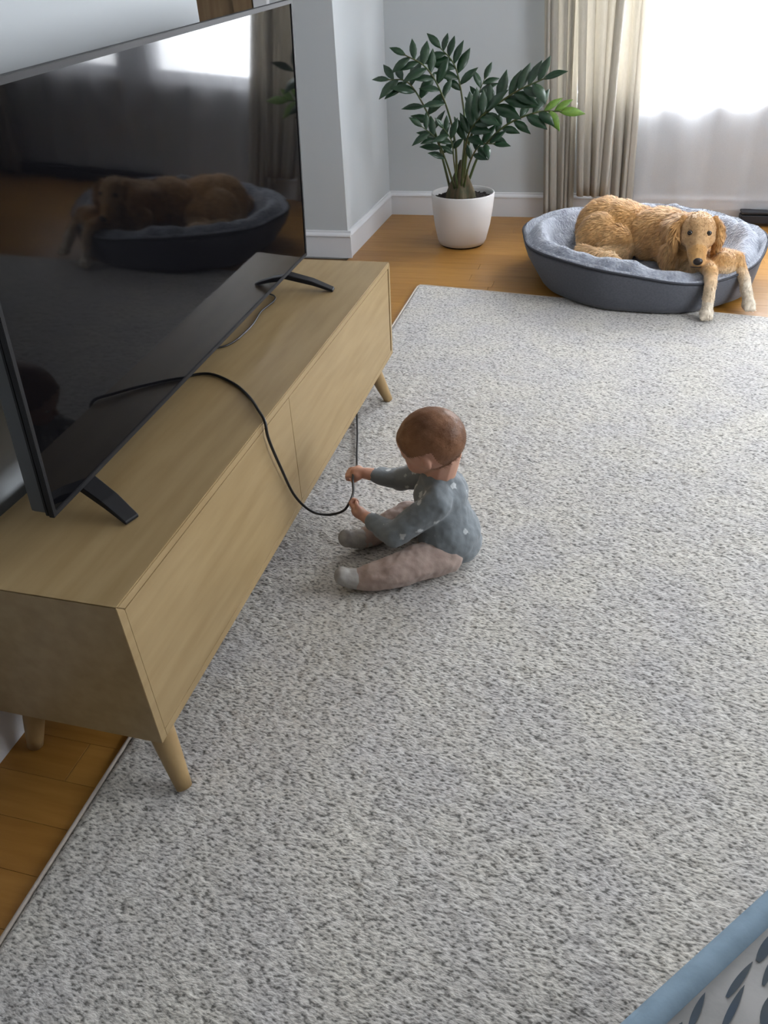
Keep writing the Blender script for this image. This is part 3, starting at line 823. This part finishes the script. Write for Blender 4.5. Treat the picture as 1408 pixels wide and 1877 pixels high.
# ears: hanging leather flaps
def ear(side):
    a = HC + Vector((side * .070, .004, .040)); b = HC + Vector((side * .100, -.018, -.03)); c = HC + Vector((side * .092, -.022, -.115))
    e_ = blob('ear', [('l', [a, a.lerp(b, .5) + Vector((side * .012, 0, 0)), b, c], [.020, .024, .028, .016]), ('l', [b + Vector((0, -.025, -.01)), c + Vector((0, -.012, .02))], [.017, .012]), ('l', [b + Vector((0, .03, -.01)), c + Vector((0, .022, .02))], [.018, .013])], .005, M_COAT, dog, 5, lambda co: .003 * mnoise.noise(co * 40))
    colour(e_, lambda p: GOLD * .62 + DEEP * .3 + LIGHT * .12 * (.5 + .5 * mnoise.noise(p * 30)), dog.location)
    return e_
ears = [ear(-1), ear(1)]
def part_sph(nm, c, r, m, parent, rot=None):
    bm = bmesh.new(); _sph(bm, Vector(c) - parent.location, r, rot); return from_bm(nm, bm, m, parent, True)
for s in (-1, 1):
    part_sph('eye', HC + Vector((s * .042, -.082, .003)), (.0125, .009, .0115), M_IRIS, dog)
part_sph('nose', NO + Vector((0, -.024, .008)), (.022, .014, .017), M_NOSE, dog)
tube('mouth_line', [NO + Vector((-.024, -.004, -.024)), NO + Vector((0, -.031, -.017)), NO + Vector((.024, -.004, -.024))], .0022, M_NOSE, dog, 6, 5)
# fur strands combed along the body
def fur(nm, src, count, ln, parent, seed, colfn, lift=.35, keep=None, wid=.0022):
    me = src.data; rs_ = np.random.RandomState(seed)
    pol = me.polygons; nf = len(pol)
    ar = np.empty(nf, np.float32); pol.foreach_get('area', ar)
    cs = np.cumsum(ar); pick = np.searchsorted(cs, rs_.rand(count) * cs[-1])
    V = []; F = []; C = []
    off = dog.location
    for q in pick:
        p_ = pol[int(min(q, nf - 1))]
        c = p_.center + Vector(rs_.uniform(-.002, .002, 3)); n_ = p_.normal; w = c + off
        if keep and not keep(w): continue
        dh = (w - HC).length
        if dh < .20 and w.y < 3.92 and w.z > .205 and abs(w.x - HC.x) < .085: flow = (w - NO); l_ = ln * (.30 if dh < .1 else .18)
        elif w.x > .5 and w.y < 3.87 and w.z < .24: flow = Vector((0, -.3, -1)); l_ = ln * .3
        elif w.x > .58 and w.y < 3.98: flow = Vector((.3, -.3, -1)); l_ = ln * .6
        elif w.y > 4.05: flow = Vector((-.8, .15, -.55)); l_ = ln
        else: flow = Vector((-.15, .15, -1)); l_ = ln * 1.15
        flow = flow.normalized() + Vector([mnoise.noise(w * 12), mnoise.noise(w * 12 + Vector((5, 0, 0))), mnoise.noise(w * 12 + Vector((0, 7, 0)))]) * .55
        t = flow - n_ * flow.dot(n_)
        if t.length < .05: continue
        t.normalize(); l_ *= rs_.uniform(.6, 1.25)
        s = t.cross(n_) * (wid * rs_.uniform(.6, 1.3))
        a = c - n_ * .002; b = c + t * l_ * .55 + n_ * l_ * lift * .6; e = c + t * l_ + n_ * l_ * lift * .55 + Vector((0, 0, -.1 * l_))
        k = len(V)
        V += [a - s, a + s, b + s * .8, b - s * .8, e]
        F += [(k, k + 1, k + 2, k + 3), (k + 3, k + 2, k + 4)]
        cc = colfn(w) * rs_.uniform(.8, 1.25)
        C += [cc] * 5
    o = pydata(nm, V, F, M_COAT, parent, True)
    if parent is not dog: o.location = (0, 0, 0)
    a = o.data.color_attributes.new('coat', 'FLOAT_COLOR', 'POINT')
    d_ = np.ones((len(V), 4), np.float32); d_[:, :3] = np.array(C, np.float32); a.data.foreach_set('color', d_.ravel())
    o['kind'] = 'stuff'
    return o
fur('fur', dbody, 26000, .030, dog, 2, coat_col, keep=lambda w: (w - NO).length > .042)
for i, e_ in enumerate(ears):
    fur('ear_fur', e_, 1500, .030, e_, 5 + i, lambda p: GOLD * .7 + DEEP * .2 + LIGHT * .15)

# ================================================================== BABY
baby = empty('person', (-.30, 1.62, .013))
tag(baby, 'baby in grey patterned top and taupe trousers sitting on the rug holding a cord', 'person')
BHC = Vector((-.340, 1.660, .366))
fw = Vector((-.86, .10, -.42)).normalized()
lf_ = Vector((0, -1, 0)); lf_ = (lf_ - fw * lf_.dot(fw)).normalized()
uh = lf_.cross(fw) * -1
if uh.z < 0: uh = -uh
def hp(f_, l_, u_): return BHC + fw * f_ + lf_ * l_ + uh * u_
hrot = Matrix((fw, lf_, uh)).transposed().to_euler()
head = [('e', hp(-.008, 0, .006), (.093, .079, .083), hrot), ('e', hp(.030, 0, -.028), (.056, .060, .055), hrot),
        ('e', hp(.048, .028, -.040), (.030, .026, .028), hrot), ('e', hp(.048, -.028, -.040), (.030, .026, .028), hrot),
        ('e', hp(.052, 0, -.066), (.026, .028, .020), hrot), ('e', hp(.085, 0, -.020), (.012, .011, .011), hrot), ('e', hp(.050, 0, .028), (.032, .052, .034), hrot)]
for s in (-1, 1):
    head += [('e', hp(-.006, s * .079, -.024), (.012, .007, .018), hrot), ('e', hp(-.006, s * .076, -.014), (.010, .009, .010), hrot)]
SHN, SHF = Vector((-.305, 1.578, .222)), Vector((-.325, 1.738, .222))
ELN, ELF = Vector((-.415, 1.535, .135)), Vector((-.455, 1.765, .165))
WRN, WRF = Vector((-.510, 1.592, .142)), Vector((-.552, 1.752, .182))
HIN, HIF = Vector((-.285, 1.560, .070)), Vector((-.295, 1.690, .070))
KNN, KNF = Vector((-.408, 1.468, .058)), Vector((-.425, 1.735, .058))
ANN, ANF = Vector((-.492, 1.437, .046)), Vector((-.525, 1.615, .046))
TON, TOF = Vector((-.530, 1.425, .058)), Vector((-.568, 1.585, .060))
def hand(wr, dirv, palm, thumb):
    """palm and five fingers closing round the cord"""
    f_ = Vector(dirv).normalized(); p_ = Vector(palm); p_ = (p_ - f_ * p_.dot(f_)).normalized(); t_ = f_.cross(p_)
    if t_.dot(Vector(thumb)) < 0: t_ = -t_
    pc = wr + f_ * .026
    out = [('l', [wr, pc, pc + f_ * .008], [.0165, .0185, .017]), ('e', pc + t_ * .008, (.018, .018, .015)), ('e', pc - t_ * .008, (.018, .017, .015))]
    for k, l_ in zip((1.35, .45, -.45, -1.3), (.026, .029, .027, .021)):
        b = pc + f_ * .018 + t_ * (.0105 * k)
        c = b + f_ * l_ * .55 + p_ * l_ * .20
        d_ = c + f_ * l_ * .05 + p_ * l_ * .55
        e = d_ - f_ * l_ * .38 + p_ * l_ * .10
        out.append(('l', [b - f_ * .008, b, c, d_, e], [.0068, .0066, .0060, .0056, .0050]))
    b = wr + f_ * .016 + t_ * .016
    out.append(('l', [b, b + f_ * .014 + t_ * .010 + p_ * .006, b + f_ * .026 + t_ * .005 + p_ * .016], [.0085, .0070, .0056]))
    return out
hands = hand(WRN, Vector((-.575, 1.622, .158)) - WRN, (0, .8, .5), (.2, .3, 1)) + hand(WRF, (-.95, .05, -.05), (0, .35, -.9), (0, -1, .3))
skin = head + hands + [
    ('l', [hp(-.02, 0, -.05), Vector((-.318, 1.658, .245))], [.048, .046]),
    ('l', [SHN, ELN, WRN], [.036, .028, .018]), ('l', [SHF, ELF, WRF], [.036, .028, .018]),
    ('e', (-.310, 1.656, .200), (.066, .085, .062)), ('e', (-.300, 1.640, .130), (.070, .082, .075)), ('e', (-.290, 1.626, .085), (.068, .080, .060)),
    ('l', [HIN, KNN, ANN, TON], [.046, .036, .024, .017]), ('l', [HIF, KNF, ANF, TOF], [.046, .036, .024, .017])]
bbody = blob('body', skin, .0032, M_SKIN, baby, 4)
wrk = lambda co: .0035 * mnoise.noise(co * 28) + .002 * mnoise.noise(co * 60)
blob('long_sleeved_top', [('e', (-.308, 1.656, .205), (.076, .094, .062)), ('e', (-.298, 1.642, .140), (.080, .092, .085)), ('e', (-.281, 1.632, .096), (.090, .108, .078)), ('e', (-.258, 1.632, .066), (.072, .088, .056)),
     ('l', [SHN, SHN.lerp(ELN, .6), ELN, ELN.lerp(WRN, .72)], [.044, .040, .036, .026]), ('l', [SHF, SHF.lerp(ELF, .6), ELF, ELF.lerp(WRF, .70)], [.044, .040, .035, .025]),
     ('l', [SHN + Vector((0, .02, .01)), SHF + Vector((0, -.02, .01))], [.042, .042]), ('l', [Vector((-.310, 1.656, .225)), Vector((-.316, 1.656, .252))], [.062, .053])], .0045, M_TOP, baby, 5, wrk)
blob('trousers', [('l', [a + Vector((.008, 0, -.004)), a.lerp(b, .5), b, b.lerp(c, .55), c], [.052, .053, .046, .041, .031]) for a, b, c in ((HIN, KNN, ANN), (HIF, KNF, ANF))] + [('e', (-.300, 1.626, .075), (.070, .085, .055))], .0045, M_PANTS, baby, 4, wrk)
for a, b in ((ANN, TON), (ANF, TOF)):
    blob('sock', [('l', [a + (a - b).normalized() * .008, a + (b - a) * .3, b], [.0285, .030, .0255]), ('e', b + Vector((-.004, -.004, .008)), (.022, .024, .026))], .004, M_SOCK, baby, 4, lambda co: .0015 * mnoise.noise(co * 60))
# hair: fine short hair lifted off the scalp of the body mesh
def baby_hair():
    me = bbody.data; nv = len(me.vertices)
    co = np.empty(nv * 3, np.float32); me.vertices.foreach_get('co', co); co = co.reshape(-1, 3)
    nr = np.empty(nv * 3, np.float32); me.vertex_normals.foreach_get('vector', nr); nr = nr.reshape(-1, 3)
    rel = co + np.array(baby.location) - np.array(BHC)
    F_ = rel @ np.array(fw); L_ = rel @ np.array(lf_); U_ = rel @ np.array(uh)
    wig = np.array([mnoise.noise(Vector(c) * 60) for c in co.tolist()])
    line = -.062 + 1.5 * np.maximum(0, F_ + .000) + .010 * wig
    keep = (np.linalg.norm(rel, axis=1) < .115) & (U_ > line) & ~((np.abs(L_) > .050) & (U_ < .002) & (F_ > -.030))
    idx = -np.ones(nv, int); idx[keep] = np.arange(keep.sum())
    depth = np.clip((U_ - line) / .02, 0, 1)
    V = (co + nr * (.0004 + .0022 * depth)[:, None])[keep].tolist()
    F = [tuple(idx[list(p.vertices)]) for p in me.polygons if keep[list(p.vertices)].all()]
    rs_ = np.random.RandomState(5); kk = np.nonzero(keep)[0]
    back = np.array(-fw * .8 - uh * .5)
    for q in rs_.choice(kk, 5200):
        c = co[q]; n_ = nr[q]; t = back + rs_.uniform(-.5, .5, 3); t = t - n_ * t.dot(n_); t /= np.linalg.norm(t) + 1e-6
        sd = np.cross(t, n_) * .0005; l_ = rs_.uniform(.006, .013)
        a = c + n_ * .001; b = c + t * l_ + n_ * (.003 + .0015 * rs_.rand())
        k = len(V); V += [(a - sd).tolist(), (a + sd).tolist(), b.tolist()]; F.append((k, k + 1, k + 2))
    return pydata('hair', V, F, M_HAIR, baby, True)
baby_hair()
for s in (-1, 1):
    part_sph('eye', hp(.0685, s * .030, .000), (.0095, .011, .0075), M_EYEW, baby, hrot)
    part_sph('pupil', hp(.0760, s * .030, -.002), (.0035, .0055, .0055), M_IRIS, baby, hrot)
part_sph('mouth', hp(.080, 0, -.050), (.006, .016, .005), M_LIP, baby, hrot)

# ================================================================== PRINTED PADDED SEAT at the bottom right
pad = empty('padded_seat', (.34, .28, 0))
tag(pad, 'off-white cushioned seat with grey-blue brushstroke print and pale blue border', 'padded seat')
A = Vector((.135, .360)); Bp = Vector((.299, .537))
ed = (Bp - A).normalized(); inn = Vector((ed.y, -ed.x))     # inn points away from the rug, to the lower right
ZP = .45
def pp(a, b, z): 
    q = A + ed * a + inn * b
    return Vector((q.x, q.y, z)) - pad.location
def padbox(nm, a0, a1, b0, b1, z0, z1, m, bev):
    bm = bmesh.new()
    v = [bm.verts.new(pp(a, b, z)) for z in (z0, z1) for a, b in ((a0, b0), (a1, b0), (a1, b1), (a0, b1))]
    for f in ((3, 2, 1, 0), (4, 5, 6, 7), (0, 1, 5, 4), (1, 2, 6, 5), (2, 3, 7, 6), (3, 0, 4, 7)): bm.faces.new([v[i] for i in f])
    bmesh.ops.recalc_face_normals(bm, faces=bm.faces)
    bmesh.ops.bevel(bm, geom=list(bm.edges), offset=bev, segments=4, affect='EDGES')
    return from_bm(nm, bm, m, pad, True)
padbox('base', -.28, .55, .03, .42, .10, ZP - .06, M_PADW, .01)
padbox('cushion', -.30, .57, -.002, .44, ZP - .07, ZP - .004, M_PADW, .006)
for a_, b_ in ((-.25, .06), (.52, .06), (-.25, .39), (.52, .39)):
    q = pp(a_, b_, 0) + pad.location
    tube('leg', [(q.x, q.y, .10), (q.x, q.y, .06), (q.x, q.y, .0155)], [.018, .016, .013], M_OAKL, pad, 12, 2)
rim = [(-.30, .009), (.57, .009), (.57, .44), (-.30, .44)]
bm = bmesh.new()
pts = []
for (a0, b0), (a1, b1) in zip(rim, rim[1:] + rim[:1]):
    for k in range(10): pts.append((a0 + (a1 - a0) * k / 10, b0 + (b1 - b0) * k / 10))
P = [pp(a, b, ZP - .011) for a, b in pts]; add_tube(bm, P + [P[0]], .0150, 12)
from_bm('border', bm, M_PADBLUE, pad, True)
sr = random.Random(2)
def stroke(a, b, ln, wd, ang):
    n_ = 9; v = []; f = []
    ca, sa = math.cos(ang), math.sin(ang)
    for z in (ZP - .0042, ZP - .0030):
        for i in range(n_):
            t = i / (n_ - 1); w = wd * math.sin(PI * min(1, .06 + t * .94)) ** .7 * (1 - .3 * t)
            for s in (-1, 1):
                x_ = (t - .5) * ln; y_ = s * w / 2
                v.append(pp(a + x_ * ca - y_ * sa, b + x_ * sa + y_ * ca, z))
    k = 2 * n_
    for i in range(n_ - 1):
        a0 = 2 * i
        f.append((k + a0, k + a0 + 1, k + a0 + 3, k + a0 + 2)); f.append((a0, a0 + 2, k + a0 + 2, k + a0)); f.append((a0 + 1, k + a0 + 1, k + a0 + 3, a0 + 3))
    pydata('print_stroke', v, f, M_STROKE, pad)
row = 0
bq = .034
while bq < .42:
    aq = -.27 + (row % 2) * .035
    while aq < .54:
        stroke(aq + sr.uniform(-.008, .008), bq + sr.uniform(-.004, .004), sr.uniform(.040, .062), sr.choice((.008, .012, .016)), sr.uniform(-.32, -.12))
        aq += .058
    bq += .019; row += 1
